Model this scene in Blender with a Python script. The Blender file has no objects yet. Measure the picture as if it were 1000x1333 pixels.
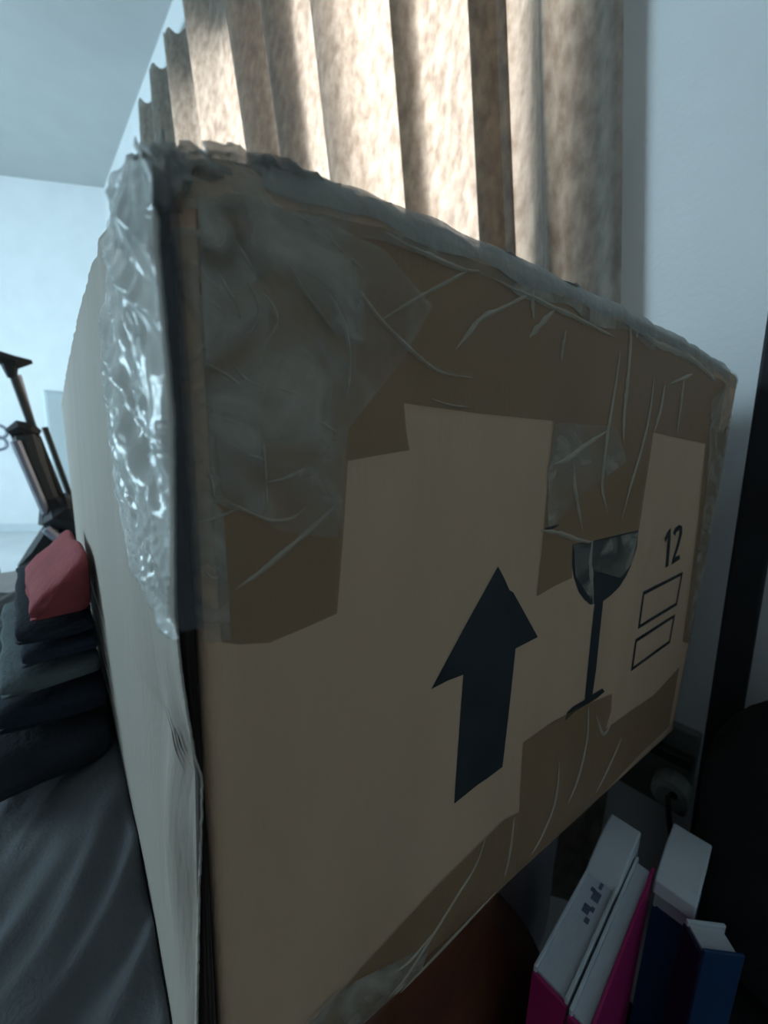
import bpy, bmesh, math, random
from mathutils import Vector, noise
random.seed(4)
D = bpy.data; SC = bpy.context.scene; COL = SC.collection

# ---------------------------------------------------------------- camera
FPX = 510.0; PITCH = math.radians(10.3); ROLL = math.radians(1.9); YAW = math.radians(43.0)
CAM = Vector((0, 0, .95)); ZV = Vector((0, 0, 1))
_F0 = Vector((math.sin(YAW), math.cos(YAW), 0)); _R0 = Vector((math.cos(YAW), -math.sin(YAW), 0))
FWD = _F0*math.cos(PITCH) - ZV*math.sin(PITCH); _U0 = _R0.cross(FWD)
RGT = _R0*math.cos(ROLL) + _U0*math.sin(ROLL); UPV = _U0*math.cos(ROLL) - _R0*math.sin(ROLL)
cd = D.cameras.new('camera'); cam = D.objects.new('camera', cd); COL.objects.link(cam)
cd.sensor_fit = 'VERTICAL'; cd.sensor_height = 36; cd.sensor_width = 27; cd.lens = 36*FPX/1333
cd.clip_start = .01
from mathutils import Matrix
M = Matrix((RGT, UPV, -FWD)).transposed().to_4x4(); M.translation = CAM; cam.matrix_world = M
cd.dof.use_dof = True; cd.dof.focus_distance = .26; cd.dof.aperture_fstop = 6.5
SC.camera = cam
# ---------------------------------------------------------------- light
SC.view_settings.view_transform = 'Standard'; SC.view_settings.look = 'None'
SC.view_settings.gamma = 1; SC.view_settings.use_curve_mapping = False
SC.view_settings.exposure = 0.42
W = D.worlds.new('world'); SC.world = W; W.use_nodes = True
W.node_tree.nodes['Background'].inputs[0].default_value = (.55, .75, 1, 1)
W.node_tree.nodes['Background'].inputs[1].default_value = 1.0
def area(name, loc, target, sx, sy, power, color):
    l = D.lights.new(name, 'AREA'); l.shape = 'RECTANGLE'; l.size = sx; l.size_y = sy; l.energy = power; l.color = color
    o = D.objects.new(name, l); COL.objects.link(o); o.location = loc
    o.rotation_euler = (Vector(target)-Vector(loc)).to_track_quat('-Z', 'Y').to_euler(); return o
# daylight outside the curtained window, and outside the bare window in the left wall
area('daylight_curtain_window', (1.25, 1.28, 1.6), (.0, 1.28, 1.45), 1.75, 1.9, 52, (1, .92, .85))
area('daylight_side_window', (-2.75, 3.05, 1.45), (0, 3.2, 1.2), 1.5, 1.5, 106, (.60, .87, 1))

# ---------------------------------------------------------------- helpers
def azd(a):
    a = math.radians(a)+YAW; return Vector((math.sin(a), math.cos(a), 0))
def ray(px, py): return FWD + RGT*((px-500)/FPX) + UPV*((666.5-py)/FPX)
def at(px, py, p0, n):                      # point of a real plane that shows at this pixel
    d = ray(px, py); p0 = Vector(p0); n = Vector(n)
    return CAM + d*((p0-CAM).dot(n)/d.dot(n))
def sm(a, b, x):
    t = max(0, min(1, (x-a)/(b-a))); return t*t*(3-2*t)
def interp(tab, x):
    if x <= tab[0][0]: return tab[0][1]
    for (a, b), (c, d) in zip(tab, tab[1:]):
        if x <= c: return b+(d-b)*(x-a)/(c-a)
    return tab[-1][1]
def nz(x, y, z=0): return noise.noise(Vector((x, y, z)))

def tag(o, label=None, cat=None, group=None, kind=None):
    if label: o['label'] = label
    if cat: o['category'] = cat
    if group: o['group'] = group
    if kind: o['kind'] = kind
    return o
def empty(name, loc, label, cat, group=None):
    o = D.objects.new(name, None); o.empty_display_size = .05; COL.objects.link(o); o.location = loc
    return tag(o, label, cat, group)
def worldloc(p):
    v = Vector((0, 0, 0))
    while p: v += p.location; p = p.parent
    return v
def mk(name, verts, faces, m, parent=None, smooth=False, origin=None):
    me = D.meshes.new(name)
    off = worldloc(parent) if parent else Vector(origin or (0, 0, 0))
    me.from_pydata([Vector(v)-off for v in verts], [], faces); me.update()
    bm = bmesh.new(); bm.from_mesh(me); bmesh.ops.recalc_face_normals(bm, faces=bm.faces); bm.to_mesh(me); bm.free()
    if smooth: me.polygons.foreach_set('use_smooth', [True]*len(me.polygons))
    me.materials.append(m); o = D.objects.new(name, me); COL.objects.link(o)
    if parent: o.parent = parent
    else: o.location = off
    return o
class MB:
    def __init__(s): s.v = []; s.f = []
    def add(s, v, f):
        k = len(s.v); s.v += [Vector(p) for p in v]; s.f += [[i+k for i in q] for q in f]; return s
    def box(s, a, b):
        x0, y0, z0 = a; x1, y1, z1 = b
        v = [(x, y, z) for x in (x0, x1) for y in (y0, y1) for z in (z0, z1)]
        return s.add(v, [(0, 1, 3, 2), (4, 6, 7, 5), (0, 4, 5, 1), (2, 3, 7, 6), (0, 2, 6, 4), (1, 5, 7, 3)])
    def tube(s, pts, r, n=10):
        pts = [Vector(p) for p in pts]; rs = r if isinstance(r, (list, tuple)) else [r]*len(pts); v = []; f = []
        for i, p in enumerate(pts):
            t = (pts[min(i+1, len(pts)-1)]-pts[max(i-1, 0)]).normalized()
            a = t.cross(Vector((.31, .77, .55))).normalized(); b = t.cross(a)
            for k in range(n):
                w = 2*math.pi*k/n; v.append(p+(a*math.cos(w)+b*math.sin(w))*rs[i])
        for i in range(len(pts)-1):
            for k in range(n): f.append((i*n+k, i*n+(k+1) % n, (i+1)*n+(k+1) % n, (i+1)*n+k))
        f.append(tuple(range(n))[::-1]); f.append(tuple((len(pts)-1)*n+k for k in range(n)))
        return s.add(v, f)
    def build(s, name, m, parent=None, smooth=False, origin=None, bevel=0):
        o = mk(name, s.v, s.f, m, parent, smooth, origin)
        if bevel:
            b = o.modifiers.new('bevel', 'BEVEL'); b.width = bevel; b.segments = 2; b.limit_method = 'ANGLE'
        return o
def grid_faces(nu, nv): return [(i*nv+j, (i+1)*nv+j, (i+1)*nv+j+1, i*nv+j+1) for i in range(nu-1) for j in range(nv-1)]
def grid(fn, nu, nv): return [fn(i/(nu-1), j/(nv-1)) for i in range(nu) for j in range(nv)], grid_faces(nu, nv)
def solid_grid(fn, back, nu, nv):           # a closed sheet: front surface fn, back surface back
    v, f = grid(fn, nu, nv); v2, f2 = grid(back, nu, nv); k = len(v); F = list(f)+[tuple(i+k for i in q[::-1]) for q in f2]
    rim = [i*nv for i in range(nu)]+[(nu-1)*nv+j for j in range(1, nv)]+[i*nv+nv-1 for i in range(nu-2, -1, -1)]+[j for j in range(nv-2, 0, -1)]
    for a, b in zip(rim, rim[1:]+rim[:1]): F.append((a, b, b+k, a+k))
    return v+v2, F

# ---------------------------------------------------------------- materials
def mat(name, color, rough=.8, var=.12, scale=20, bump=.0, bscale=None, stretch=(1, 1, 1), metal=0, spec=.4, alpha=1, color2=None, detail=5):
    m = D.materials.new(name); m.use_nodes = True; nt = m.node_tree; b = nt.nodes['Principled BSDF']
    tc = nt.nodes.new('ShaderNodeTexCoord'); mp = nt.nodes.new('ShaderNodeMapping'); mp.inputs['Scale'].default_value = stretch
    nt.links.new(tc.outputs['Object'], mp.inputs[0])
    n = nt.nodes.new('ShaderNodeTexNoise'); n.inputs['Scale'].default_value = scale; n.inputs['Detail'].default_value = detail
    nt.links.new(mp.outputs[0], n.inputs['Vector'])
    r = nt.nodes.new('ShaderNodeValToRGB'); r.color_ramp.elements[0].position = .3; r.color_ramp.elements[1].position = .7
    c2 = color2 or [min(1, c*(1+var)) for c in color]; c1 = color if color2 else [c*(1-var) for c in color]
    r.color_ramp.elements[0].color = (*c1, 1); r.color_ramp.elements[1].color = (*c2, 1)
    nt.links.new(n.outputs[0], r.inputs[0]); nt.links.new(r.outputs[0], b.inputs['Base Color'])
    b.inputs['Roughness'].default_value = rough; b.inputs['Metallic'].default_value = metal; b.inputs['Specular IOR Level'].default_value = spec
    b.inputs['Alpha'].default_value = alpha
    if bump:
        n2 = nt.nodes.new('ShaderNodeTexNoise'); n2.inputs['Scale'].default_value = bscale or scale*3; n2.inputs['Detail'].default_value = 4
        nt.links.new(mp.outputs[0], n2.inputs['Vector'])
        bp = nt.nodes.new('ShaderNodeBump'); bp.inputs['Strength'].default_value = bump; bp.inputs['Distance'].default_value = .01
        nt.links.new(n2.outputs[0], bp.inputs['Height']); nt.links.new(bp.outputs[0], b.inputs['Normal'])
    return m
def curtain_mat():
    m = D.materials.new('curtain_cloth'); m.use_nodes = True; nt = m.node_tree; nt.nodes.clear(); N = nt.nodes.new; L = nt.links.new
    out = N('ShaderNodeOutputMaterial'); tc = N('ShaderNodeTexCoord'); mp = N('ShaderNodeMapping'); mp.inputs['Scale'].default_value = (1, 1, .45)
    L(tc.outputs['Object'], mp.inputs[0])
    n = N('ShaderNodeTexNoise'); n.inputs['Scale'].default_value = 55; n.inputs['Detail'].default_value = 5; n.inputs['Roughness'].default_value = .6; L(mp.outputs[0], n.inputs['Vector'])
    r = N('ShaderNodeValToRGB'); r.color_ramp.elements[0].position = .34; r.color_ramp.elements[1].position = .66
    r.color_ramp.elements[0].color = (.40, .325, .25, 1); r.color_ramp.elements[1].color = (.80, .72, .60, 1); L(n.outputs[0], r.inputs[0])
    d = N('ShaderNodeBsdfDiffuse'); t = N('ShaderNodeBsdfTranslucent'); d.inputs[0].default_value = (.20, .19, .18, 1); L(r.outputs[0], t.inputs[0])
    mx = N('ShaderNodeMixShader'); mx.inputs[0].default_value = .42; L(d.outputs[0], mx.inputs[1]); L(t.outputs[0], mx.inputs[2]); L(mx.outputs[0], out.inputs[0])
    return m
def film_mat(name, color, alpha, rough, bump=.3, scale=60, stretch=(1, 1, 1), spec=.6):
    m = mat(name, color, rough, .1, 30, bump, scale, stretch, spec=spec, alpha=alpha); return m
def pane_mat():
    m = D.materials.new('window_glass'); m.use_nodes = True; nt = m.node_tree; nt.nodes.clear(); N = nt.nodes.new
    out = N('ShaderNodeOutputMaterial'); g = N('ShaderNodeBsdfGlossy'); t = N('ShaderNodeBsdfTransparent'); mx = N('ShaderNodeMixShader')
    g.inputs['Roughness'].default_value = .02; mx.inputs[0].default_value = .06
    nt.links.new(t.outputs[0], mx.inputs[1]); nt.links.new(g.outputs[0], mx.inputs[2]); nt.links.new(mx.outputs[0], out.inputs[0]); return m
MT = dict(
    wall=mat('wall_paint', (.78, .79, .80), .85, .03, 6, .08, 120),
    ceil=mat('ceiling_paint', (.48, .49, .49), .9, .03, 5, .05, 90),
    floor=mat('floor_tile', (.66, .67, .68), .35, .05, 4),
    trim=mat('trim_paint', (.62, .66, .68), .5, .03, 6),
    board=mat('cardboard', (.62, .41, .27), .82, .07, 14, .10, 260, (1, 1, .25)),
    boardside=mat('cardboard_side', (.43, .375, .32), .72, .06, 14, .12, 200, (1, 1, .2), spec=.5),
    inner=mat('shaded_cardboard_core', (.075, .052, .045), .9, .25, 40, .3, 300, (1, 1, .15)),  # dark corrugated core, with the corner gap's shade put into the colour
    ink=mat('printing_ink', (.028, .032, .038), .55, .25, 25),
    tape=film_mat('packing_tape', (.30, .175, .085), .50, .40, .12, 40, spec=.3),
    crease=film_mat('tape_crease', (.70, .62, .50), .48, .5, .2, 80, spec=.2),
    film=film_mat('crumpled_film', (.84, .87, .84), .50, .11, .15, 60, (1, 1, .3)),
    lump=film_mat('crumpled_tape_edge', (.42, .40, .36), .60, .38, .4, 70),
    curtain=curtain_mat(), glass=pane_mat(),
    duvet=mat('duvet_cloth', (.105, .110, .118), .9, .10, 12, .15, 350),
    mattress=mat('mattress_cloth', (.35, .36, .38), .9, .08, 20, .1),
    wood=mat('red_brown_wood', (.13, .040, .018), .5, .3, 9, .1, 40, (1, 5, 1)),
    black=mat('black_metal', (.010, .011, .014), .65, .2, 30),
    blackcloth=mat('black_cloth', (.010, .010, .012), .9, .3, 40, .2),
    red=mat('red_cloth', (.33, .065, .075), .9, .15, 40, .2, 200),
    navy=mat('navy_cloth', (.018, .026, .045), .9, .2, 30, .2, 200),
    navy2=mat('dark_navy_cloth', (.012, .018, .030), .9, .2, 30, .2, 200),
    greygreen=mat('grey_green_cloth', (.10, .125, .13), .9, .15, 30, .2, 200),
    blackgrey=mat('charcoal_cloth', (.020, .024, .032), .9, .3, 30, .2, 200),
    dkgrey=mat('dark_grey_plastic', (.035, .040, .040), .5, .1, 30),
    mark=mat('faded_blue_print', (.13, .15, .24), .7, .3, 60),
    rug=mat('rug_pile', (.022, .022, .025), .95, .25, 60, .4, 300),
    navyb=mat('navy_book_spine', (.006, .012, .04), .5, .08, 20),
    sock=mat('socket_plastic', (.15, .165, .155), .5, .1, 30),
    grey=mat('grey_plastic', (.30, .31, .29), .45, .1, 30),
    silver=mat('grey_metal', (.30, .31, .36), .35, .08, 30, metal=.6),
    brown=mat('brown_leather', (.16, .10, .07), .6, .2, 30, .2),
    bag=mat('white_plastic_bag', (.78, .74, .80), .45, .06, 12, .3, 25),
    page=mat('paper_pages', (.60, .62, .68), .8, .08, 60, .1, 200, (1, 40, 1)),
    pink=mat('pink_book_cover', (.42, .02, .14), .4, .08, 20),
    blue=mat('blue_book_cover', (.015, .05, .13), .4, .08, 20),
    white=mat('white_card', (.66, .70, .74), .6, .04, 20),
    cab=mat('white_cabinet_paint', (.62, .68, .70), .5, .03, 8),
)

# ---------------------------------------------------------------- the room
CEIL = 2.98; XR = .75; XL = -2.4; YB = -1.3
PA = Vector((XR, 4.42, 0)); FD = (Vector((.11, 4.847, 0))-Vector((.774, 4.401, 0))).normalized()
PB = PA + FD*((XL-XR)/FD.x)
def struct(o): return tag(o, kind='structure')
def prism(poly, z0, z1):
    n = len(poly); v = [(*p, z0) for p in poly]+[(*p, z1) for p in poly]
    return v, [tuple(range(n))[::-1], tuple(range(n, 2*n))]+[(i, (i+1) % n, (i+1) % n+n, i+n) for i in range(n)]
foot = [(XL-.2, YB-.2), (XR+.2, YB-.2), (XR+.2, PA.y+.2), (XL-.2, PB.y+.3)]
struct(mk('floor', *prism(foot, -.1, 0), MT['floor']))
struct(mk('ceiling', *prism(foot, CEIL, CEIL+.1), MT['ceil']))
def wall_x(name, x0, x1, y0, y1, win):      # wall along Y with one window opening
    wy0, wy1, wz0, wz1 = win; b = MB()
    b.box((x0, y0, 0), (x1, wy0, CEIL)); b.box((x0, wy1, 0), (x1, y1, CEIL))
    b.box((x0, wy0, 0), (x1, wy1, wz0)); b.box((x0, wy0, wz1), (x1, wy1, CEIL))
    return struct(b.build(name, MT['wall']))
WIN1 = (.42, 2.15, .75, 2.40); WIN2 = (2.1, 3.9, .7, 2.2)
wall_x('wall_right', XR, XR+.2, YB-.2, PA.y+.05, WIN1)
wall_x('wall_left', XL-.2, XL, YB-.2, PB.y+.1, WIN2)
nrm = Vector((-FD.y, FD.x, 0)); nrm = nrm if nrm.y > 0 else -nrm
e = FD*.3
struct(mk('wall_far', *prism([tuple((PA-e)[:2]), tuple((PB+e)[:2]), tuple((PB+e+nrm*.15)[:2]), tuple((PA-e+nrm*.15)[:2])], 0, CEIL), MT['wall']))
struct(MB().box((XL-.2, YB-.2, 0), (XR+.2, YB, CEIL)).build('wall_back', MT['wall']))
def window(name, x, win, inward):
    y0, y1, z0, z1 = win; w = .05
    b = MB(); b.box((x-.03, y0, z0), (x+.03, y0+w, z1)); b.box((x-.03, y1-w, z0), (x+.03, y1, z1))
    b.box((x-.03, y0+w, z0), (x+.03, y1-w, z0+w)); b.box((x-.03, y0+w, z1-w), (x+.03, y1-w, z1))
    ym = (y0+y1)/2; b.box((x-.025, ym-.03, z0+w), (x+.025, ym+.03, z1-w))
    fr = struct(b.build(name, MT['trim'], origin=(x, ym, z0)))
    for a, c in ((y0+w, ym-.03), (ym+.03, y1-w)):
        MB().box((x-.003, a, z0+w), (x+.003, c, z1-w)).build('pane', MT['glass'], fr)
    return fr
window('window_1', XR+.12, WIN1, -1); window('window_2', XL-.12, WIN2, 1)
bb = [tuple((PA+FD*.0-nrm*.0)[:2]), tuple(PB[:2]), tuple((PB-nrm*.015)[:2]), tuple((PA-nrm*.015)[:2])]
struct(mk('baseboard_far', *prism(bb, 0, .07), MT['trim']))

# ---------------------------------------------------------------- curtain
cu = empty('curtain', (.68, 1.5, .05), 'long beige linen curtain glowing with daylight behind the box', 'curtain')
# fold knots: (y, x) of the cloth seen from above, in order along the cloth
KN = [(.275, .715), (.290, .708), (.312, .716), (.338, .706), (.362, .690), (.380, .668), (.398, .690), (.43, .712), (.47, .708), (.50, .680), (.520, .664), (.505, .690), (.465, .706), (.50, .719),
      (.60, .716), (.66, .705), (.70, .668), (.714, .655), (.706, .690), (.685, .710), (.73, .719), (.80, .717), (.86, .708), (.91, .672), (.955, .645), (.990, .650), (.975, .685), (.94, .710), (1.0, .720), (1.06, .715),
      (1.12, .700), (1.20, .665), (1.245, .650), (1.225, .685), (1.14, .708), (1.20, .722), (1.28, .700), (1.36, .650), (1.43, .625), (1.445, .650), (1.38, .690), (1.30, .710), (1.40, .722), (1.56, .718), (1.68, .702), (1.76, .655), (1.82, .630), (1.88, .690),
      (2.00, .712), (2.08, .650), (2.13, .630), (2.19, .690), (2.30, .712), (2.37, .640), (2.42, .630), (2.49, .690), (2.60, .705), (2.65, .640), (2.71, .645), (2.82, .712)]
def catmull(P, n):
    out = []
    for i in range(len(P)-1):
        p0, p1, p2, p3 = P[max(i-1, 0)], P[i], P[i+1], P[min(i+2, len(P)-1)]
        for k in range(n):
            t = k/n; out.append(tuple(.5*((2*b)+(-a+c)*t+(2*a-5*b+4*c-d)*t*t+(-a+3*b-3*c+d)*t**3) for a, b, c, d in zip(p0, p1, p2, p3)))
    return out+[P[-1]]
CP = catmull(KN, 7); ZC0, ZC1 = .06, 2.65; NZ = 50
def cpt(i, j):
    y, x = CP[i]; k = j/(NZ-1); z = ZC0+(ZC1-ZC0)*k
    amp = .9+.2*(1-k); xx = .685+(x-.685)*amp; xx = max(.632, min(xx, .735))
    zr = 1.465+.5*(y-.26); yy = y-max(-.6, min(1.0, zr-z))*(.115+.14*max(0, min(1.2, y-.25)))*sm(2.6, 1.9, y)
    return (xx+.003*nz(y*6, z*1.5), yy+.012*nz(y*3, z*1.2, 4)*(1-k)*(0 if i < 30 else 1), z+(.012*math.sin(i*.9) if j == NZ-1 else 0))
vs = [cpt(i, j) for i in range(len(CP)) for j in range(NZ)]
mk('cloth', vs, grid_faces(len(CP), NZ), MT['curtain'], cu, True)
track = MB().box((.700, .2, 2.68), (.735, 2.95, 2.70)); track.box((.735, .3, 2.682), (.75, .33, 2.698)); track.box((.735, 2.6, 2.682), (.75, 2.63, 2.698))
tr = track.build('curtain_track', MT['trim'], origin=(.72, 1.5, 2.67)); tag(tr, 'white curtain track above the beige curtain', 'curtain track')

# ---------------------------------------------------------------- the carton
S = .16
NC = CAM + azd(-26.65)*S                    # near fold of the front face
UU = azd(55.5); VV = azd(-40.3); NF = UU.cross(ZV); NF = NF if NF.y < 0 else -NF   # NF points to the viewer
WD = .563; LB = 1.05; ZB = .95-.365
ZT = [(0, .0945), (.012, .0985), (.03, .1030), (.087, .1050), (.173, .1055), (.30, .1040), (.42, .1005), (.563, .0900)]
def haze_mat():                             # wrinkled clear tape: clouds of whitish haze where the film has lifted off the board
    m = film_mat('packing_tape_milky', (.58, .51, .42), .3, .5, .25, 45, spec=.25); nt = m.node_tree; N = nt.nodes.new
    tc = N('ShaderNodeTexCoord'); n = N('ShaderNodeTexNoise'); n.inputs['Scale'].default_value = 26; n.inputs['Detail'].default_value = 6; n.inputs['Distortion'].default_value = 1.6
    mr = N('ShaderNodeMapRange'); mr.inputs['From Min'].default_value = .36; mr.inputs['From Max'].default_value = .70; mr.inputs['To Min'].default_value = .10; mr.inputs['To Max'].default_value = .62
    nt.links.new(tc.outputs['Object'], n.inputs['Vector']); nt.links.new(n.outputs[0], mr.inputs['Value']); nt.links.new(mr.outputs[0], nt.nodes['Principled BSDF'].inputs['Alpha']); return m
MT['tape2'] = haze_mat()
carton = empty('cardboard_box', (NC.x+.3, NC.y+.45, ZB), 'large taped cardboard box printed with an up arrow and wine glass', 'box')
RF = .009; RT = .013
def inward(u): return RF-math.sqrt(max(0, RF*RF-(RF-u)**2)) if u < RF else 0
def front(u, s, off=0):                     # s: height relative to camera, runs on over the top bend
    zt = interp(ZT, u)+.0012*nz(u*40, 3.1); w = inward(max(u, 0)); k = zt-RT
    crush = .006*sm(.10, .0, u)*sm(-.01, .09, s)
    lump = .0022*nz(u*55, s*55, 1.7)*sm(k-.03, k+.01, s)*(.35+.65*sm(.16, .03, u))
    if s <= k: z = s; w2 = -off
    else:
        th = (s-k)/RT
        if th < math.pi/2: z = k+(RT+off)*math.sin(th); w2 = RT-(RT+off)*math.cos(th)
        else: z = zt+off; w2 = RT+(s-k-RT*math.pi/2)
    p = NC+UU*u-NF*(w+w2+crush-lump)
    return Vector((p.x, p.y, .95+z+lump*.8))
def upx(px, py):
    p = at(px, py, NC, NF); return ((p-NC).dot(UU), p.z-.95)
NU, NS = 150, 90
us = [RF*(1-math.cos(math.pi/2*i/8)) if i < 8 else RF+(WD-RF)*((i-8)/(NU-9))**1.35 for i in range(NU)]
ss = [-.365+.44*(j/29) for j in range(30)]+[.075+(.055+.06)*(j/59) for j in range(1, 61)]; NS = len(ss)
v = [front(u, s) for u in us for s in ss]; v2 = [p+NF*-.004-ZV*.002 for p in v]
k = len(v); f = grid_faces(NU, NS)
rim = [i*NS for i in range(NU)]+[(NU-1)*NS+j for j in range(1, NS)]+[i*NS+NS-1 for i in range(NU-2, -1, -1)]+[j for j in range(NS-2, 0, -1)]
fp = mk('front_panel', v+v2, f+[tuple(i+k for i in q[::-1]) for q in f]+[(a, b, b+k, a+k) for a, b in zip(rim, rim[1:]+rim[:1])], MT['board'], carton, True)
# side panel: its cut edge stops short of the corner, buckled and torn low down
LAT = azd(-26.65-90)
AS = NC+LAT*.0098-FWD*0; NS_ = VV.cross(ZV); NS_ = NS_ if NS_.x < 0 else -NS_
EDGE = [(200, 205), (202, 318), (212, 420), (224, 540), (228, 700), (229, 802), (236, 877), (251, 990), (259, 1016), (257, 1180), (255, 1332), (254, 1480)]
VD = azd(-26.65)
SE = []
for px, py in EDGE:
    p = at(px, py, NC, VD); SE.append((p.z-.95, (p-NC).dot(LAT)))
SE.sort()
def side_lat(z): return interp(SE, z)       # how far the cut edge lies beside the front fold at height z
def side_edge(z): return .0012*nz(z*420, .3)+.0008*nz(z*1300, 9)
def ztop_side(vv): return interp([(0, .068), (.015, .082), (.035, .090), (.08, .097), (.3, .098), (.6, .088), (LB, .060)], vv)
def zbot_side(vv): return -.365-.0*vv
def buckle(vv, z):                          # outward displacement of the side panel
    d = 0
    # torn crease: from (215,930) to (250,1010), cloth-like folds below it
    for (cx, cz, sx, sz, a) in ((.022, -.150, .014, .028, -.006), (.036, -.19, .012, .060, .005), (.014, -.225, .008, .055, -.0045), (.05, -.14, .02, .04, -.002), (.010, -.30, .004, .09, -.002)):
        d += a*math.exp(-((vv-cx)/sx)**2-((z-cz)/sz)**2)
    d += .0012*nz(vv*22, z*9, 2)*sm(.2, .0, vv)
    d += .006*math.sin(min(1, vv/LB)*math.pi)*math.sin(min(1, max(0, (z+.365)/.46))*math.pi)
    d += .0022*math.exp(-((vv-.006)/.005)**2)*(-.3+nz(z*14, 3.3))
    d -= .0012*math.exp(-((vv-.135)/.006)**2)*sm(-.15, .0, z)     # long score line
    return d
def side(vv, k, off=0):
    z = zbot_side(vv)+(ztop_side(vv)-zbot_side(vv))*k
    e = side_edge(z); w = e*sm(.02, 0, vv)+vv; p = AS+VV*w+LAT*((side_lat(z)-.0098)*sm(.16, 0, vv))+NS_*(buckle(vv, z)+off+.0016*sm(.88, 1, k)*nz(vv*50, 4))
    return Vector((p.x, p.y, .95+z))
NV = 110
def sv(t): return LB*t**2.2
vv_, ff_ = solid_grid(lambda t, k: side(sv(t), k), lambda t, k: side(sv(t), k, -.0009), NV, 260)
sp = mk('side_panel', vv_, ff_, MT['boardside'], carton, True)
# dark corrugated inner flaps behind the open corner, its shade put into their colour
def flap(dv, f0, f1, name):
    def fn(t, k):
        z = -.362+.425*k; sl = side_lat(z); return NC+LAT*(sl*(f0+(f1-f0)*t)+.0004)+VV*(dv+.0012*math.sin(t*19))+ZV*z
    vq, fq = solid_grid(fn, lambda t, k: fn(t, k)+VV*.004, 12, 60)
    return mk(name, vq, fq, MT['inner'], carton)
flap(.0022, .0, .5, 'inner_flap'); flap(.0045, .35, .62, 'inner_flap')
# top, bottom, back panels
def foot_pt(a, b): return NC+UU*a+VV*b
def panel(name, pts, th, m):
    q = [Vector(p) for p in pts]; n = (q[1]-q[0]).cross(q[2]-q[0]).normalized()*th
    return mk(name, q+[p+n for p in q], [(0, 1, 2, 3), (7, 6, 5, 4), (0, 4, 5, 1), (1, 5, 6, 2), (2, 6, 7, 3), (3, 7, 4, 0)], m, carton)
def P3(a, b, z): p = foot_pt(a, b); return (p.x, p.y, .95+z)
def top_fn(i, j):
    b = .012+(LB-.012)*j; a = -.004+(WD+.002-.06*j)*i
    z = (1-j)*(interp(ZT, max(0, a))-.003)+j*(.058+.02*i)-.006*math.sin(j*math.pi)
    return Vector(P3(a, b, z+.0015*nz(a*30, b*30, 8)*sm(.2, 0, j)))
vq, fq = solid_grid(top_fn, lambda i, j: top_fn(i, j)-ZV*.004, 40, 40); mk('top_panel', vq, fq, MT['board'], carton, True)
panel('bottom_panel', [P3(0, .006, -.365), P3(WD, .006, -.365), P3(WD-.06, LB, -.365), P3(0, LB, -.365)], .004, MT['board'])
panel('back_panel', [P3(-.008, LB-.006, -.36), P3(WD-.06, LB-.006, -.36), P3(WD-.06, LB-.006, .072), P3(-.008, LB-.006, .053)], .004, MT['boardside'])
panel('far_side_panel', [P3(WD-.006, .01, -.36), P3(WD-.066, LB, -.36), P3(WD-.066, LB, .070), P3(WD-.006, .01, .080)], .004, MT['boardside'])

# prints and tape laid on the front face
def patch(name, poly, m, off, parent, sub=3, uz=False):
    pts = poly if uz else [upx(*p) for p in poly]
    bm = bmesh.new(); vs = [bm.verts.new((p[0], p[1], 0)) for p in pts]; fc = bm.faces.new(vs)
    bmesh.ops.triangulate(bm, faces=[fc])
    for _ in range(sub):
        long = [e for e in bm.edges if e.calc_length() > .012]
        if long: bmesh.ops.subdivide_edges(bm, edges=long, cuts=1)
        bmesh.ops.triangulate(bm, faces=bm.faces[:])
    bm.verts.index_update(); V = [front(q.co.x, q.co.y, off) for q in bm.verts]; Fc = [[q.index for q in x.verts] for x in bm.faces]; bm.free()
    return mk(name, V, Fc, m, parent, True)
patch('arrow_print', [(648, 737), (656, 752), (663, 768), (668, 771), (684, 800), (700, 829), (671, 844), (663, 920), (654, 998), (634, 1013), (622, 1021), (591, 1046), (597, 960), (603, 878), (582, 886), (561, 897), (605, 815)], MT['ink'], .0003, carton, 2)
patch('glass_bowl_print', [(745, 709), (757, 706), (766, 707), (775, 703), (804, 696), (831, 690), (829, 712), (823, 732), (815, 750), (806, 764), (795, 775), (783, 784), (768, 787), (760, 780), (753, 770), (747, 752), (744, 736)], MT['ink'], .0003, carton, 2)
patch('glass_stem_print', [(774, 785), (785, 783), (780, 830), (776, 870), (771, 905), (761, 912), (766, 860), (770, 820)], MT['ink'], .0003, carton, 2)
patch('glass_base_print', [(735, 938), (738, 927), (745, 920), (762, 910), (772, 903), (784, 896), (787, 900), (778, 908), (765, 916), (750, 925)], MT['ink'], .0003, carton, 1)
def outline(name, quad, w):
    c = sum((Vector((*upx(*q), 0)) for q in quad), Vector())/4; Q = [Vector((*upx(*q), 0)) for q in quad]
    V = []; 
    for q in Q:
        d = q-c; V += [front(q.x, q.y, .0003)]
    for q in Q:
        d = q-c; V += [front(q.x-w*(1 if d.x > 0 else -1), q.y-w*(1 if d.y > 0 else -1), .0003)]
    return mk(name, V, [(i, (i+1) % 4, (i+1) % 4+4, i+4) for i in range(4)], MT['ink'], carton)
outline('frame_print', [(837, 770), (889, 744), (881, 788), (830, 819)], .0042)
outline('frame_print', [(827, 832), (879, 799), (872, 837), (821, 874)], .0042)
patch('digit_one_print', [(865, 701), (869, 692), (873, 687), (873, 700), (870, 737), (866, 739), (869, 700), (866, 706)], MT['ink'], .0003, carton, 0)
patch('digit_two_print', [(876, 694), (879, 687), (884, 683), (888, 685), (888, 694), (884, 710), (879, 725), (885, 722), (885, 728), (874, 735), (875, 728), (881, 708), (884, 696), (884, 690), (880, 693), (879, 698)], MT['ink'], .0003, carton, 0)
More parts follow.
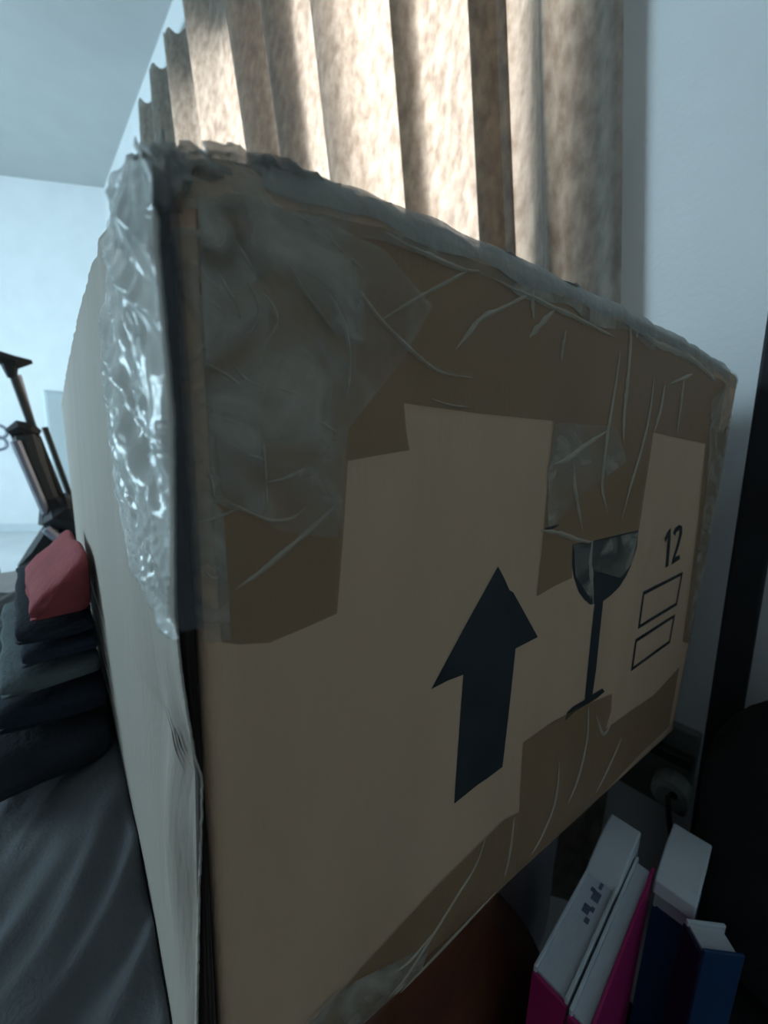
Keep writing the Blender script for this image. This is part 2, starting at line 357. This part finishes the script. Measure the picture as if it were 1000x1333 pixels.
# packing tape
TP = dict(m=MT['tape'])
main = [(258, 262), (300, 245), (420, 272), (520, 306), (675, 362), (818, 424), (945, 498), (934, 562), (918, 578), (850, 563), (782, 556), (720, 548), (620, 538), (525, 525),
        (528, 560), (532, 586), (495, 592), (452, 600), (446, 700), (438, 798), (400, 815), (350, 836), (310, 838), (288, 835), (278, 700), (266, 480)]
t1 = patch('packing_tape', main, MT['tape'], .0007, carton, 5)
t2 = patch('packing_tape', [(720, 548), (782, 556), (850, 563), (840, 630), (831, 690), (775, 703), (745, 709), (744, 752), (722, 762), (698, 776), (706, 700), (714, 620)], MT['tape'], .0007, carton, 3)
t3 = patch('packing_tape', [(918, 578), (934, 562), (950, 552), (925, 690), (906, 790), (897, 838), (888, 835), (897, 770), (908, 680)], MT['tape'], .0007, carton, 2)
t4 = patch('packing_tape', [(680, 966), (720, 938), (765, 915), (796, 903), (795, 925), (788, 948), (820, 925), (850, 905), (884, 868), (870, 946), (832, 982), (768, 1050), (672, 1136), (676, 1040)], MT['tape'], .0007, carton, 3)
t5 = patch('packing_tape', [(470, 1258), (560, 1160), (655, 1066), (675, 1056), (672, 1136), (600, 1208), (547, 1262), (474, 1328), (420, 1375), (405, 1335)], MT['tape'], .0010, carton, 3)
zf0 = upx(288, 834)[1]; uf = upx(288, 835)[0]
def fold_fn(i, j):
    z = zf0+(.07-zf0)*j; z += .0012*nz(i*4, 2)*(1 if j == 0 else 0)
    return front(.0002+(uf+.0004)*i**1.5, z, .0008+.0003*nz(i*3, z*90))
vq, fq = grid(fold_fn, 14, 60); mk('packing_tape', vq, fq, MT['tape2'], carton, True)
# top seam tape running over the bend, milky and loose
def strip(name, u0, u1, s0, s1, m, off, amp, fr, seed, parent=carton, nu=120, nv=24):
    def fn(i, j):
        u = u0+(u1-u0)*i**1.3; zt = interp(ZT, u); a = s0(u) if callable(s0) else s0; b = s1
        s = zt+a+(b-a)*j; o = off+amp*(.5+.5*nz(u*fr, s*fr*1.4, seed))*math.sin(math.pi*min(1, max(0, j)))
        return front(u, s, o)
    vq, fq = grid(fn, nu, nv); return mk(name, vq, fq, m, parent, True)
strip('top_tape', .004, WD-.002, lambda u: -.020-.006*nz(u*25, 7), .05, MT['tape2'], .0012, .0022, 45, 3)
strip('top_tape', .03, WD-.03, lambda u: -.012-.01*abs(nz(u*14, 2)), .03, MT['lump'], .0016, .0030, 60, 11)
# milky film patches on the upper left of the face
patch('film_patch', [(260, 262), (330, 258), (405, 275), (440, 320), (474, 400), (462, 470), (450, 516), (425, 470), (385, 400), (340, 360), (300, 380), (266, 420)], MT['tape2'], .0012, carton, 4)
patch('film_patch', [(262, 300), (310, 290), (350, 340), (352, 430), (330, 520), (345, 600), (340, 668), (300, 664), (276, 650), (268, 480)], MT['tape2'], .0015, carton, 4)
patch('film_patch', [(262, 250), (330, 250), (420, 280), (500, 330), (560, 400), (520, 470), (450, 560), (440, 700), (360, 690), (290, 640), (268, 480)], MT['tape2'], .0019, carton, 5)
patch('film_patch', [(277, 655), (290, 664), (296, 760), (300, 830), (288, 833), (282, 740)], MT['tape2'], .0011, carton, 3)
patch('film_patch', [(925, 520), (948, 500), (952, 548), (905, 790), (897, 838), (893, 820), (918, 640)], MT['tape2'], .0012, carton, 3)
patch('film_patch', [(720, 550), (800, 556), (815, 600), (760, 640), (712, 690), (712, 610)], MT['tape2'], .0011, carton, 3)
patch('film_patch', [(440, 1285), (560, 1225), (547, 1262), (474, 1328), (400, 1390), (395, 1330)], MT['tape2'], .0013, carton, 2)
patch('film_patch', [(745, 709), (768, 706), (830, 692), (822, 732), (806, 752), (772, 742), (768, 780), (748, 750)], MT['tape2'], .0011, carton, 2)

def crease(px, w, parent, h=.0011, m=None):  # a raised, tapering wrinkle of the film along a line on the face
    P = catmull([upx(*p) for p in px], 6); n = len(P); V = []
    for i, p in enumerate(P):
        a = P[max(i-1, 0)]; b = P[min(i+1, n-1)]; t = Vector((b[0]-a[0], b[1]-a[1])); t = t.normalized() if t.length > 0 else Vector((1, 0))
        q = Vector((-t.y, t.x)); k = math.sin(math.pi*(i+.4)/(n-.2))**.7; ww = w*k*(.7+.5*nz(p[0]*300, p[1]*300))*1e-3
        for d, hh in ((-1, 0), (-.35, .8), (0, 1), (.4, .7), (1, 0)): V.append(front(p[0]+q.x*d*ww, p[1]+q.y*d*ww, .0011+h*hh*k))
    return mk('crease', V, grid_faces(n, 5), m or MT['crease'], parent, True)
for px, w in [
    ([(432, 330), (465, 374), (495, 417), (540, 462), (573, 485), (615, 492)], 1.6), ([(495, 417), (540, 390), (585, 365), (612, 352)], 1.3),
    ([(592, 455), (608, 435), (625, 415), (660, 398), (692, 380)], 2.2), ([(687, 440), (700, 425), (722, 402)], 3), ([(692, 378), (691, 396), (693, 416)], 2.5), ([(703, 380), (703, 398)], 2),
    ([(818, 415), (819, 450), (815, 500), (811, 540), (810, 575)], 3.6), ([(806, 455), (800, 500), (790, 560), (783, 620), (783, 640), (790, 668)], 3.2),
    ([(850, 490), (844, 540), (832, 590), (820, 630), (808, 675)], 3.2), ([(864, 500), (858, 535), (850, 562)], 3.5), ([(889, 492), (885, 525), (880, 562)], 2.6),
    ([(870, 500), (885, 494), (900, 487)], 3), ([(735, 430), (731, 450), (729, 470)], 2.0), ([(640, 365), (700, 392), (760, 420), (800, 440)], 2.0),
    ([(862, 430), (885, 455), (915, 480), (930, 495)], 4.5), ([(820, 420), (850, 445), (885, 460), (925, 478)], 4),
    ([(285, 345), (297, 372), (312, 398), (318, 425)], 1.0), ([(340, 375), (356, 395), (362, 420), (350, 440)], 1.0), ([(262, 470), (290, 485), (310, 500), (330, 520)], .9),
    ([(305, 300), (322, 330), (333, 350)], 1.0), ([(350, 500), (375, 510), (402, 516)], .9),
    ([(330, 545), (340, 575), (344, 610), (346, 660)], 1.1), ([(322, 592), (342, 598)], .9), ([(346, 628), (370, 622), (395, 610)], 1.0),
    ([(292, 650), (318, 664), (350, 676), (378, 674), (396, 660)], 1.1), ([(252, 683), (285, 672), (308, 662)], .8), ([(268, 605), (275, 628), (279, 655)], .8),
    ([(306, 766), (340, 742), (380, 708), (412, 680), (439, 654)], 1.9), ([(268, 745), (276, 752), (284, 750)], .8),
    ([(300, 470), (318, 492), (340, 505), (352, 520)], 1.0), ([(375, 330), (395, 372), (420, 410), (440, 440)], 1.1), ([(272, 540), (300, 548), (318, 560)], .9), ([(400, 545), (420, 552), (440, 566)], 1.0),
    ([(322, 360), (335, 385), (338, 410), (328, 430), (315, 436)], .9), ([(430, 380), (448, 420), (455, 470), (452, 510)], 1.3), ([(262, 385), (285, 398), (300, 420)], .9), ([(560, 520), (585, 528), (610, 530)], 1.0),
    ([(370, 262), (415, 290), (450, 330), (475, 352)], 1.0), ([(500, 305), (550, 330), (600, 352), (622, 354)], 1.6)]:
    crease(px, w, t1)
for px, w in [([(720, 604), (738, 597), (760, 580), (790, 560)], 3.2), ([(745, 598), (747, 635), (752, 665), (757, 692)], 2.4), ([(702, 690), (728, 694), (750, 702), (768, 705)], 3.0),
              ([(770, 703), (767, 730), (769, 755), (771, 786)], 3.2), ([(716, 625), (722, 612)], 2)]: crease(px, w, t2)
for px, w in [([(765, 918), (763, 960), (752, 1010), (738, 1045)], 3.0), ([(775, 930), (785, 955), (798, 930)], 2.4), ([(727, 990), (722, 1040), (705, 1085), (690, 1112)], 2.6), ([(808, 960), (790, 1000), (775, 1030)], 2.2)]: crease(px, w, t4)
for px, w in [([(632, 1085), (618, 1125), (590, 1170), (562, 1215), (530, 1265), (505, 1296)], 1.8), ([(668, 1062), (664, 1100), (656, 1140)], 2.0), ([(644, 1160), (600, 1206), (560, 1248), (520, 1290)], 2.2), ([(560, 1215), (535, 1245), (515, 1262)], 1.2)]: crease(px, w, t5)
crease([(708, 688), (718, 686), (726, 683)], 1.6, carton, .0003, MT['ink'])['label'] = 'small dark ink smudge'

# crumpled glossy film wrapped on the side face at the corner
LE = [(195, 188), (212, 174), (235, 162), (262, 156), (300, 151), (400, 148), (520, 150), (640, 161), (740, 178), (800, 212), (838, 244)]
RE = [(195, 206), (262, 205), (318, 206), (420, 216), (540, 227), (700, 231), (800, 231), (838, 248)]
def film(i, j, off=0, seed=0):
    py = 214+(828-214)*j
    xl = interp(LE, py)+2.5*nz(py*.06, 5+seed); xr = interp(RE, py)+1.6+1.2*nz(py*.16, 1)
    px = xl+(xr-xl)*i; p = at(px, py, AS, NS_); vv = (p-AS).dot(VV); z = p.z-.95
    warp = .35*nz(vv*30, z*12, 6+seed); ed = math.sin(math.pi*min(1, max(0, i)))**.5; low = sm(.62, .8, j)
    q = nz(vv*20-z*24, z*9, 3+seed); r = abs(nz(vv*40-z*52+warp, z*9, 7+seed)); r2 = abs(nz(vv*90-z*22+warp, z*16, 1+seed)); r3 = abs(nz(vv*150+z*90, z*150, 2+seed))
    h = .0022+ed*(.0030*q*(1-low)+.0130*(.36-r)*(1-.8*low)+.0075*(.33-r2)*(1-.4*low)+.0022*(.4-r3)*low)
    d = .6*math.exp(-((i-.62-.9*(j-.55))/.10)**2)*math.exp(-((j-.55)/.13)**2); h += -.008*d   # the long open pucker
    return p+NS_*(max(h, .0007)+off+buckle(max(vv, 0), z))
vq, fq = grid(film, 60, 230); fm = mk('crumpled_film', vq, fq, MT['film'], carton, True); fm['label'] = 'shiny crumpled clear tape on the box side'
# film bridging the open corner, from the side edge over the gap to the front face
def bridge(i, j):
    py = 215+(822-215)*j; xr = interp([(215, 232), (333, 232), (540, 248), (700, 254), (822, 263)], py)
    a = at(interp(RE, py)-2, py, AS, NS_)+NS_*.0008; b = front(max(.0025, upx(xr, py)[0]), upx(xr, py)[1], .0012)
    p = a+(b-a)*i; return p+(NF*.6+NS_*.4)*(.0010*nz(i*3, j*40)+.0006*nz(i*7, j*120, 2)-.0012*math.sin(i*math.pi))
vq, fq = grid(bridge, 10, 160); mk('corner_film', vq, fq, film_mat('corner_film', (.20, .22, .26), .40, .25, .4, 80), carton, True)
# ragged crushed tape at the top of the corner and along the top edge
def rag(name, c, r, seed, n=26):
    def fn(i, j):
        th = i*2*math.pi; ph = (j-.5)*math.pi; d = Vector((math.cos(ph)*math.cos(th), math.cos(ph)*math.sin(th), math.sin(ph)))
        q = 1+.55*nz(d.x*2.2+seed, d.y*2.2, d.z*2.2)+.35*nz(d.x*6, d.y*6+seed, d.z*6)
        return Vector(c)+Vector((d.x*r[0], d.y*r[1], d.z*r[2]))*q
    vq, fq = grid(fn, n, n//2); return mk(name, vq, fq, MT['lump'], carton, True)
for k, (u, b, s, r) in enumerate([(.000, .010, .084, (.008, .012, .009)), (-.006, .024, .082, (.006, .016, .010)), (.012, .013, .091, (.013, .010, .006)), (.028, .012, .0985, (.013, .009, .0045)),
                                   (-.007, .040, .080, (.004, .016, .010)), (.046, .012, .1010, (.013, .009, .0035)), (.066, .013, .1025, (.013, .008, .0028)), (.092, .013, .1035, (.015, .007, .0022)),
                                   (.130, .013, .1040, (.018, .007, .0018)), (.18, .013, .1045, (.022, .008, .0018)), (.25, .013, .1040, (.03, .008, .0018))]):
    q = foot_pt(u, b); rag('crushed_tape', (q.x, q.y, .95+s), r, k*3.7)
for a, b in (((176, 178), (190, 205)), ((182, 190), (200, 196)), ((160, 236), (172, 226))):
    p = at(*a, AS+VV*.01, NS_); q = at(*b, AS+VV*.01, NS_); m_ = (p+q)/2
    MB().tube([p, m_+NS_*.001, q], [.0002, .0009, .0013], 5).build('torn_shred', MT['lump'], carton)
# torn slits low on the side panel
def spt(v_, z_): return AS+VV*v_+LAT*((side_lat(z_)-.0098)*sm(.16, 0, v_))+NS_*(buckle(v_, z_)+.0008)+ZV*(z_+.95-AS.z)
def slit(px, w):
    P = catmull(px, 6); V = []; n = len(P)
    for i, (a, z) in enumerate(P):
        k = math.sin(math.pi*(i+.3)/(n-.1))
        for d in (-1, 1): V.append(spt(max(0, a+d*w*k), z+d*w*k))
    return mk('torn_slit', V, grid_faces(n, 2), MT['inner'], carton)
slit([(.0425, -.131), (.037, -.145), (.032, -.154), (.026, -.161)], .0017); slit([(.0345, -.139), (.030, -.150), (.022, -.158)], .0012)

# ---------------------------------------------------------------- dark rug, added to cut bounce onto the box's lower front
rg = MB().box((-1.9, -1.1, .001), (.655, .12, .012)); tag(rg.build('rug', MT['rug'], None, False, (-.6, -.5, 0), bevel=.004), 'dark charcoal rug added under the books to cut bounce light', 'rug')
# ---------------------------------------------------------------- bed
BX1 = .30; BY0 = .17
bed = empty('bed', (-.55, 1.1, 0), 'red-brown wooden bed carrying the cardboard box', 'bed')
MB().box((-1.45, BY0+.02, .28), (BX1-.03, 1.42, .578)).build('mattress', MT['mattress'], bed, bevel=.03)
def rail(i, j):                              # bowed end board, its corner swelling outward towards the floor
    z = .05+.505*j; sw = .5-.5*math.cos(min(1, (1-j)*1.35)*math.pi)
    xr = BX1-.02+.16*sw; w = i; L0 = xr+1.45
    if w < .8: return Vector((-1.45+L0*(w/.8), BY0-.02-.025*sw, z))
    a = (w-.8)/.2*math.pi/2; return Vector((xr+.05*math.sin(a), BY0-.02-.025*sw+.06*(1-math.cos(a)), z))
vq, fq = solid_grid(rail, lambda i, j: rail(i, j)+Vector((-.01 if i > .8 else 0, .03, 0)), 40, 24); mk('end_board', vq, fq, MT['wood'], bed, True)
MB().box((BX1-.02, BY0+.05, .12), (BX1+.01, 1.4, .36)).build('side_rail', MT['wood'], bed, bevel=.006)
for x in (-1.40, BX1-.07):
    for y in (BY0+.06, 1.34): MB().box((x, y, 0), (x+.06, y+.06, .28)).build('leg', MT['wood'], bed)
# duvet with diagonal folds
def duv_h(x, y):
    a = x*.62+y*.78; b = -x*.78+y*.62
    w = b+.05*nz(a*5, b*5, 8)
    h = .583+.012*nz(a*2.0, b*8, 1)+.012*(1-2*abs(nz(a*3.2, w*22, 2)))+.007*(.5-abs(nz(a*6, w*42, 5)))+.0012*nz(a*40, b*60, 3)
    return max(.580, h+.018*sm(-.05, .06, x)*sm(.25, .45, y)*sm(.9, .6, y)-.010*sm(.0, -.06, x)*sm(.36, .47, y)+.004)
def duv(i, j):
    y = .185+1.0*j; w = (y-AS.y)/VV.y; p = AS+VV*w+LAT*((side_lat(-.36)-.0098)*sm(.16, 0, w)); x = -1.40+(p.x-.0015+1.40)*i**.6; return Vector((x, y, duv_h(x, y)))
def duvb(i, j): p = duv(i, j); return Vector((p.x, p.y, .5785))
vq, fq = solid_grid(duv, duvb, 170, 150); dv = mk('duvet', vq, fq, MT['duvet'], None, True, (-.6, .7, .58)); tag(dv, 'rumpled dark grey duvet spread on the bed', 'duvet')

# ---------------------------------------------------------------- folded clothes in a pile
YP = .47
def garment(name, label, x0, x1, z0, z1, m, seed, bulge=.012, slope=0, depth=.26, y0=YP, layers=2, group='pile of folded clothes on the bed'):
    def fn(i, j):                            # i round the section in XZ, j along Y
        th = i*2*math.pi; c, s = math.cos(th), math.sin(th); e = .45
        sx = math.copysign(abs(c)**e, c); sz = math.copysign(abs(s)**e, s); cx, cz = (x0+x1)/2, (z0+z1)/2
        t = (j-.5)*2; cap = (1-abs(t)**8)**.5 if abs(t) < 1 else 0
        x = cx+(x1-x0)/2*sx*(.93+.07*cap); z = cz+(z1-z0)/2*sz*(.35+.65*cap); y = y0+depth*j
        left = sm(.2, -1, sx); x += .004*nz(y*20, z*30, seed)-(bulge*left*(1-abs(sz)**2)*.6); z += .003*nz(x*25, y*12, seed+3)*(1-abs(sz)*.3)+slope*(x-x0)*(sz+1)/2
        if left > .3: x += .004*math.cos(sz*math.pi*layers)
        y += .006*nz(x*22, z*40, seed+6)*(1-j)
        return Vector((x, y, z))
    n, q = 48, 26; V = [fn(i/n, j/(q-1)) for j in range(q) for i in range(n)]
    Fc = [(j*n+i, j*n+(i+1) % n, (j+1)*n+(i+1) % n, (j+1)*n+i) for j in range(q-1) for i in range(n)]
    Fc += [tuple(range(n))[::-1], tuple((q-1)*n+i for i in range(n))]
    o = mk(name, V, Fc, m, None, True, ((x0+x1)/2, y0+depth/2, z0)); return tag(o, label, 'clothing', group)
garment('folded_garment', 'black crumpled garment at the bottom of the clothes pile', -.070, .044, .601, .650, MT['blackgrey'], 1, .01, layers=3, y0=.455, depth=.28)
garment('folded_garment', 'dark navy folded trousers low in the clothes pile', -.040, .044, .654, .692, MT['navy2'], 2, .006, layers=2)
g3 = garment('folded_garment', 'grey-green folded garment in the middle of the clothes pile', -.030, .043, .696, .719, MT['greygreen'], 3, .004)
garment('folded_garment', 'navy folded garment just above the grey-green one', -.016, .043, .723, .743, MT['navy'], 4, .005, layers=1)
garment('folded_garment', 'navy folded garment directly beneath the red one', -.016, .042, .747, .765, MT['navy2'], 5, .006, layers=1)
garment('folded_garment', 'faded red folded garment on top of the clothes pile', -.006, .041, .769, .783, MT['red'], 6, .003, slope=1.1, layers=1, depth=.17)

# ---------------------------------------------------------------- tripod behind the pile
YT = 1.75
def tp(px, py, dy=0): return at(px, py, (0, YT+dy, 0), (0, 1, 0))
tri = empty('tripod', (.08, YT, 0), 'black and grey camera tripod leaning beyond the clothes pile', 'tripod')
h0 = tp(-6, 468); h1 = tp(42, 471)
MB().tube([h0, tp(0, 466), tp(20, 472), h1], [.012, .022, .022, .006], 8).build('head_plate', MT['black'], tri)
MB().tube([tp(12, 474), tp(16, 492)], [.022, .012], 10).build('head_joint', MT['black'], tri)
MB().tube([tp(18, 490), tp(46, 566)], .012, 10).build('centre_column', MT['dkgrey'], tri)
MB().tube([tp(22, 488, .03), tp(44, 562, .03)], .012, 8).build('crank_rod', MT['silver'], tri)
MB().tube([tp(13, 566), tp(26, 560), tp(38, 563), tp(50, 568)], [.02, .032, .032, .022], 10).build('collar', MT['black'], tri)
MB().tube([tp(33, 566), tp(44, 600), tp(70, 662)], [.036, .034, .026], 10).build('upper_leg', MT['dkgrey'], tri)
MB().tube([tp(20, 574, -.03), tp(60, 668, -.03)], .014, 8).build('upper_leg', MT['silver'], tri)
MB().tube([tp(47, 568), tp(84, 660)], .013, 8).build('upper_leg', MT['black'], tri)
MB().tube([tp(58, 556, .1), tp(92, 648, .1)], .010, 8).build('pan_handle', MT['dkgrey'], tri)
hub = MB().tube([tp(66, 648), tp(75, 665), tp(90, 668), tp(104, 660)], [.03, .07, .075, .05], 10).build('hub', MT['black'], tri)
MB().tube([tp(60, 688, -.04), tp(104, 724, -.04)], .016, 8).build('spreader', MT['silver'], tri)
fl = tp(38, 736)
MB().tube([tp(72, 690), tp(52, 720), fl, Vector((fl.x-.01, YT-.02, .30)), Vector((fl.x-.03, YT-.06, 0))], [.036, .036, .03, .016, .014], 8).build('lower_leg', MT['black'], tri)
MB().tube([tp(74, 690), tp(90, 735), Vector((.12, YT, .3)), Vector((.17, YT, 0))], [.032, .024, .016, .014], 8).build('lower_leg', MT['black'], tri)
MB().tube([tp(90, 680), Vector((.12, YT+.06, .4)), Vector((.14, YT+.16, 0))], [.02, .016, .014], 8).build('lower_leg', MT['black'], tri)

# far things by the far wall
cb = empty('cabinet', (.45, 4.0, 0), 'white cabinet against the far wall behind the tripod', 'cabinet')
x0c = at(58, 520, (0, 3.9, 0), (0, 1, 0)).x
MB().box((x0c, 3.92, 0), (.74, 4.35, 1.24)).build('body', MT['cab'], cb, bevel=.004)
for a, b in ((x0c+.01, (x0c+.74)/2-.004), ((x0c+.74)/2+.004, .73)):
    dr = MB().box((a, 3.90, .06), (b, 3.919, 1.22)).build('door', MT['cab'], cb, bevel=.003)
    MB().box((b-.04, 3.885, .6), (b-.03, 3.90, .75)).build('handle', MT['silver'], dr)
def ellipsoid(c, r, seed, amp, n=28, flat=.5):
    def fn(i, j):
        th = i*2*math.pi; ph = (j-.5)*math.pi; d = Vector((math.cos(ph)*math.cos(th), math.cos(ph)*math.sin(th), math.sin(ph)))
        d = Vector([math.copysign(abs(q)**flat, q) for q in d]); q = 1+amp*nz(d.x*1.7+seed, d.y*1.7, d.z*1.7)
        return Vector(c)+Vector((d.x*r[0], d.y*r[1], d.z*r[2]))*q
    return grid(fn, n, n//2)
vq, fq = ellipsoid((-.25, 2.75, .155), (.125, .14, .15), 2, .05, flat=.7)
tag(mk('floor_bag', vq, fq, MT['brown'], None, True, (-.25, 2.75, 0)), 'brown bag on the floor at the left edge', 'bag')
for z_, dy in ((562, 0), (577, 0)):
    c = at(-2, z_, (0, 4.86, 0), (0, 1, 0)); pts = [Vector((c.x+.055*math.cos(a), c.y-.03, c.z+.055*math.sin(a))) for a in [2*math.pi*k/24 for k in range(25)]]
    o = MB().tube(pts, .014, 8).build('wall_ring', MT['silver'], None, True, (c.x, c.y, c.z))
    tag(o, ('upper' if z_ == 562 else 'lower')+' grey ring hanging on the far wall at the left edge', 'ring', 'grey rings on the far wall')

# ---------------------------------------------------------------- right side: rack, bag, books, socket
rk = empty('storage_rack', (.67, -.25, 0), 'black metal rack with an upright post beside the wall', 'rack')
for x, y in ((.66, .026), (.66, -.62)):
    b = MB().box((x, y, 0), (x+.034, y+.034, 1.18))
    for q in b.v: q.y += .034*(q.z-1.07)
    b.build('post', MT['black'], rk, bevel=.003)
for z in (.30, .842, 1.15): MB().box((.660, -.60, z), (.70, .020, z+.018)).build('shelf', MT['black'], rk, bevel=.002)
vq, fq = ellipsoid((.598, -.270, .510), (.050, .300, .210), 5, .04, 40)
tag(mk('black_bag', vq, fq, MT['blackcloth'], None, True, (.598, -.27, .30)), 'black fabric bag standing on the crate by the rack', 'bag')
o = MB().tube([(.66, -.25, .895), (.66, -.01, .895), (.66, .01, .895), (.66, .016, .895)], [.034, .034, .03, .02], 16).build('cloth_roll', MT['grey'], None, True, (.66, -.1, .86))
tag(o, 'grey roll lying on the upper rack shelf', 'roll')
cr = empty('storage_crate', (.60, -.30, 0), 'black crate on the floor beneath the rack shelf', 'crate')
MB().box((.545, -.62, .013), (.655, .010, .27)).build('body', MT['black'], cr, bevel=.006)
MB().box((.540, -.625, .27), (.658, .015, .295)).build('lid', MT['blackcloth'], cr, bevel=.004)
bn = empty('low_bench', (.36, -.02, 0), 'low black bench under the books', 'bench')
MB().box((.27, -.16, .20), (.53, .115, .225)).build('seat_board', MT['black'], bn, bevel=.003)
for x in (.28, .50):
    for y in (-.15, .09): MB().box((x, y, .012), (x+.02, y+.02, .20)).build('leg', MT['black'], bn)
def book(label, x0, x1, y0, y1, ztop, cover, capz, marks=False, spine=None):
    r = empty('book', ((x0+x1)/2, (y0+y1)/2, .225), label, 'book', 'books standing on the low bench')
    MB().box((x0+.002, y0+.003, .226), (x1-.004, y1-.003, ztop-.004)).build('pages', MT['page'], r)
    MB().box((x0, y0, .225), (x1, y0+.0028, ztop)).build('cover', cover, r, bevel=.0006)
    MB().box((x0, y1-.0028, .225), (x1, y1, ztop)).build('cover', MT['white'], r, bevel=.0006)
    if spine: MB().box((x0-.002, y0, .225), (x0+.0015, y1, ztop-.006)).build('spine', MT[spine], r, bevel=.0006)
    if capz:
        b = MB(); n = 8; xa = x1-.075
        prof = [(xa, ztop-.003)]+[(xa+.075*k/n, ztop+capz*math.sin(min(1, k/n*1.25)*math.pi/2)) for k in range(1, n+1)]+[(x1+.002, ztop-.02), (xa, ztop-.02)]
        V = [(x, y0-.0006, z) for x, z in prof]+[(x, y1+.0006, z) for x, z in prof]; k = len(prof)
        b.add(V, [tuple(range(k)), tuple(range(k, 2*k))[::-1]]+[(i, (i+1) % k, (i+1) % k+k, i+k) for i in range(k)]); b.build('spine_cap', MT['white'], r, bevel=.0015)
    if marks:
        for a, w, c, h in ((.070, .006, .010, .004), (.078, .010, .013, .006), (.084, .006, .010, .003), (.096, .012, .010, .007), (.104, .005, .016, .004), (.112, .010, .012, .003)):
            MB().box((x0+a, y0+c, ztop-.0042), (x0+a+w, y0+c+h, ztop-.0036)).build('mark', MT['mark'], r)
    return r
book('thick white-edged book nearest the bed, with dark marks', .290, .485, .068, .098, .500, MT['white'], .016, True, 'pink')
book('pink-covered book between the marked and the blue books', .288, .470, .048, .066, .497, MT['pink'], 0, False, 'pink')
wb = book('short white book behind the far end of the pink one', .476, .535, .010, .045, .497, MT['white'], .014)
MB().box((.4755, .0095, .226), (.5355, .0455, .445)).build('dark_wrap', MT['blue'], wb)
bk = book('dark blue book nearest the black rack', .432, .468, -.020, .006, .488, MT['blue'], 0, False, 'navyb'); bk.rotation_euler.z = math.radians(-48)
vq, fq = ellipsoid((.565, .262, .20), (.085, .072, .195), 9, .06, 48, .6)
bgo = tag(mk('plastic_bag', vq, fq, MT['bag'], None, True, (.565, .262, .005)), 'pale plastic bag on the floor below the box', 'bag')
sk = empty('wall_socket', (.73, .08, .42), 'dark grey wall socket with a grey plug below the box', 'socket')
MB().box((.732, .050, .365), (.75, .150, .515)).build('plate', MT['sock'], sk, bevel=.004)
MB().box((.712, .052, .462), (.732, .120, .480)).build('rim', MT['black'], sk, bevel=.003)
MB().tube([(.731, .072, .415), (.715, .072, .415), (.700, .072, .415), (.696, .072, .415)], [.026, .026, .024, .016], 18).build('plug', MT['grey'], sk)
MB().tube([(.698, .072, .415), (.68, .066, .40), (.675, .05, .34), (.69, .03, .2), (.71, .02, .02)], .004, 8).build('cord', MT['black'], sk, True)
MB().tube([(.7155, .066, .423), (.694, .066, .423)], .006, 8).build('pin_hole', MT['black'], sk)
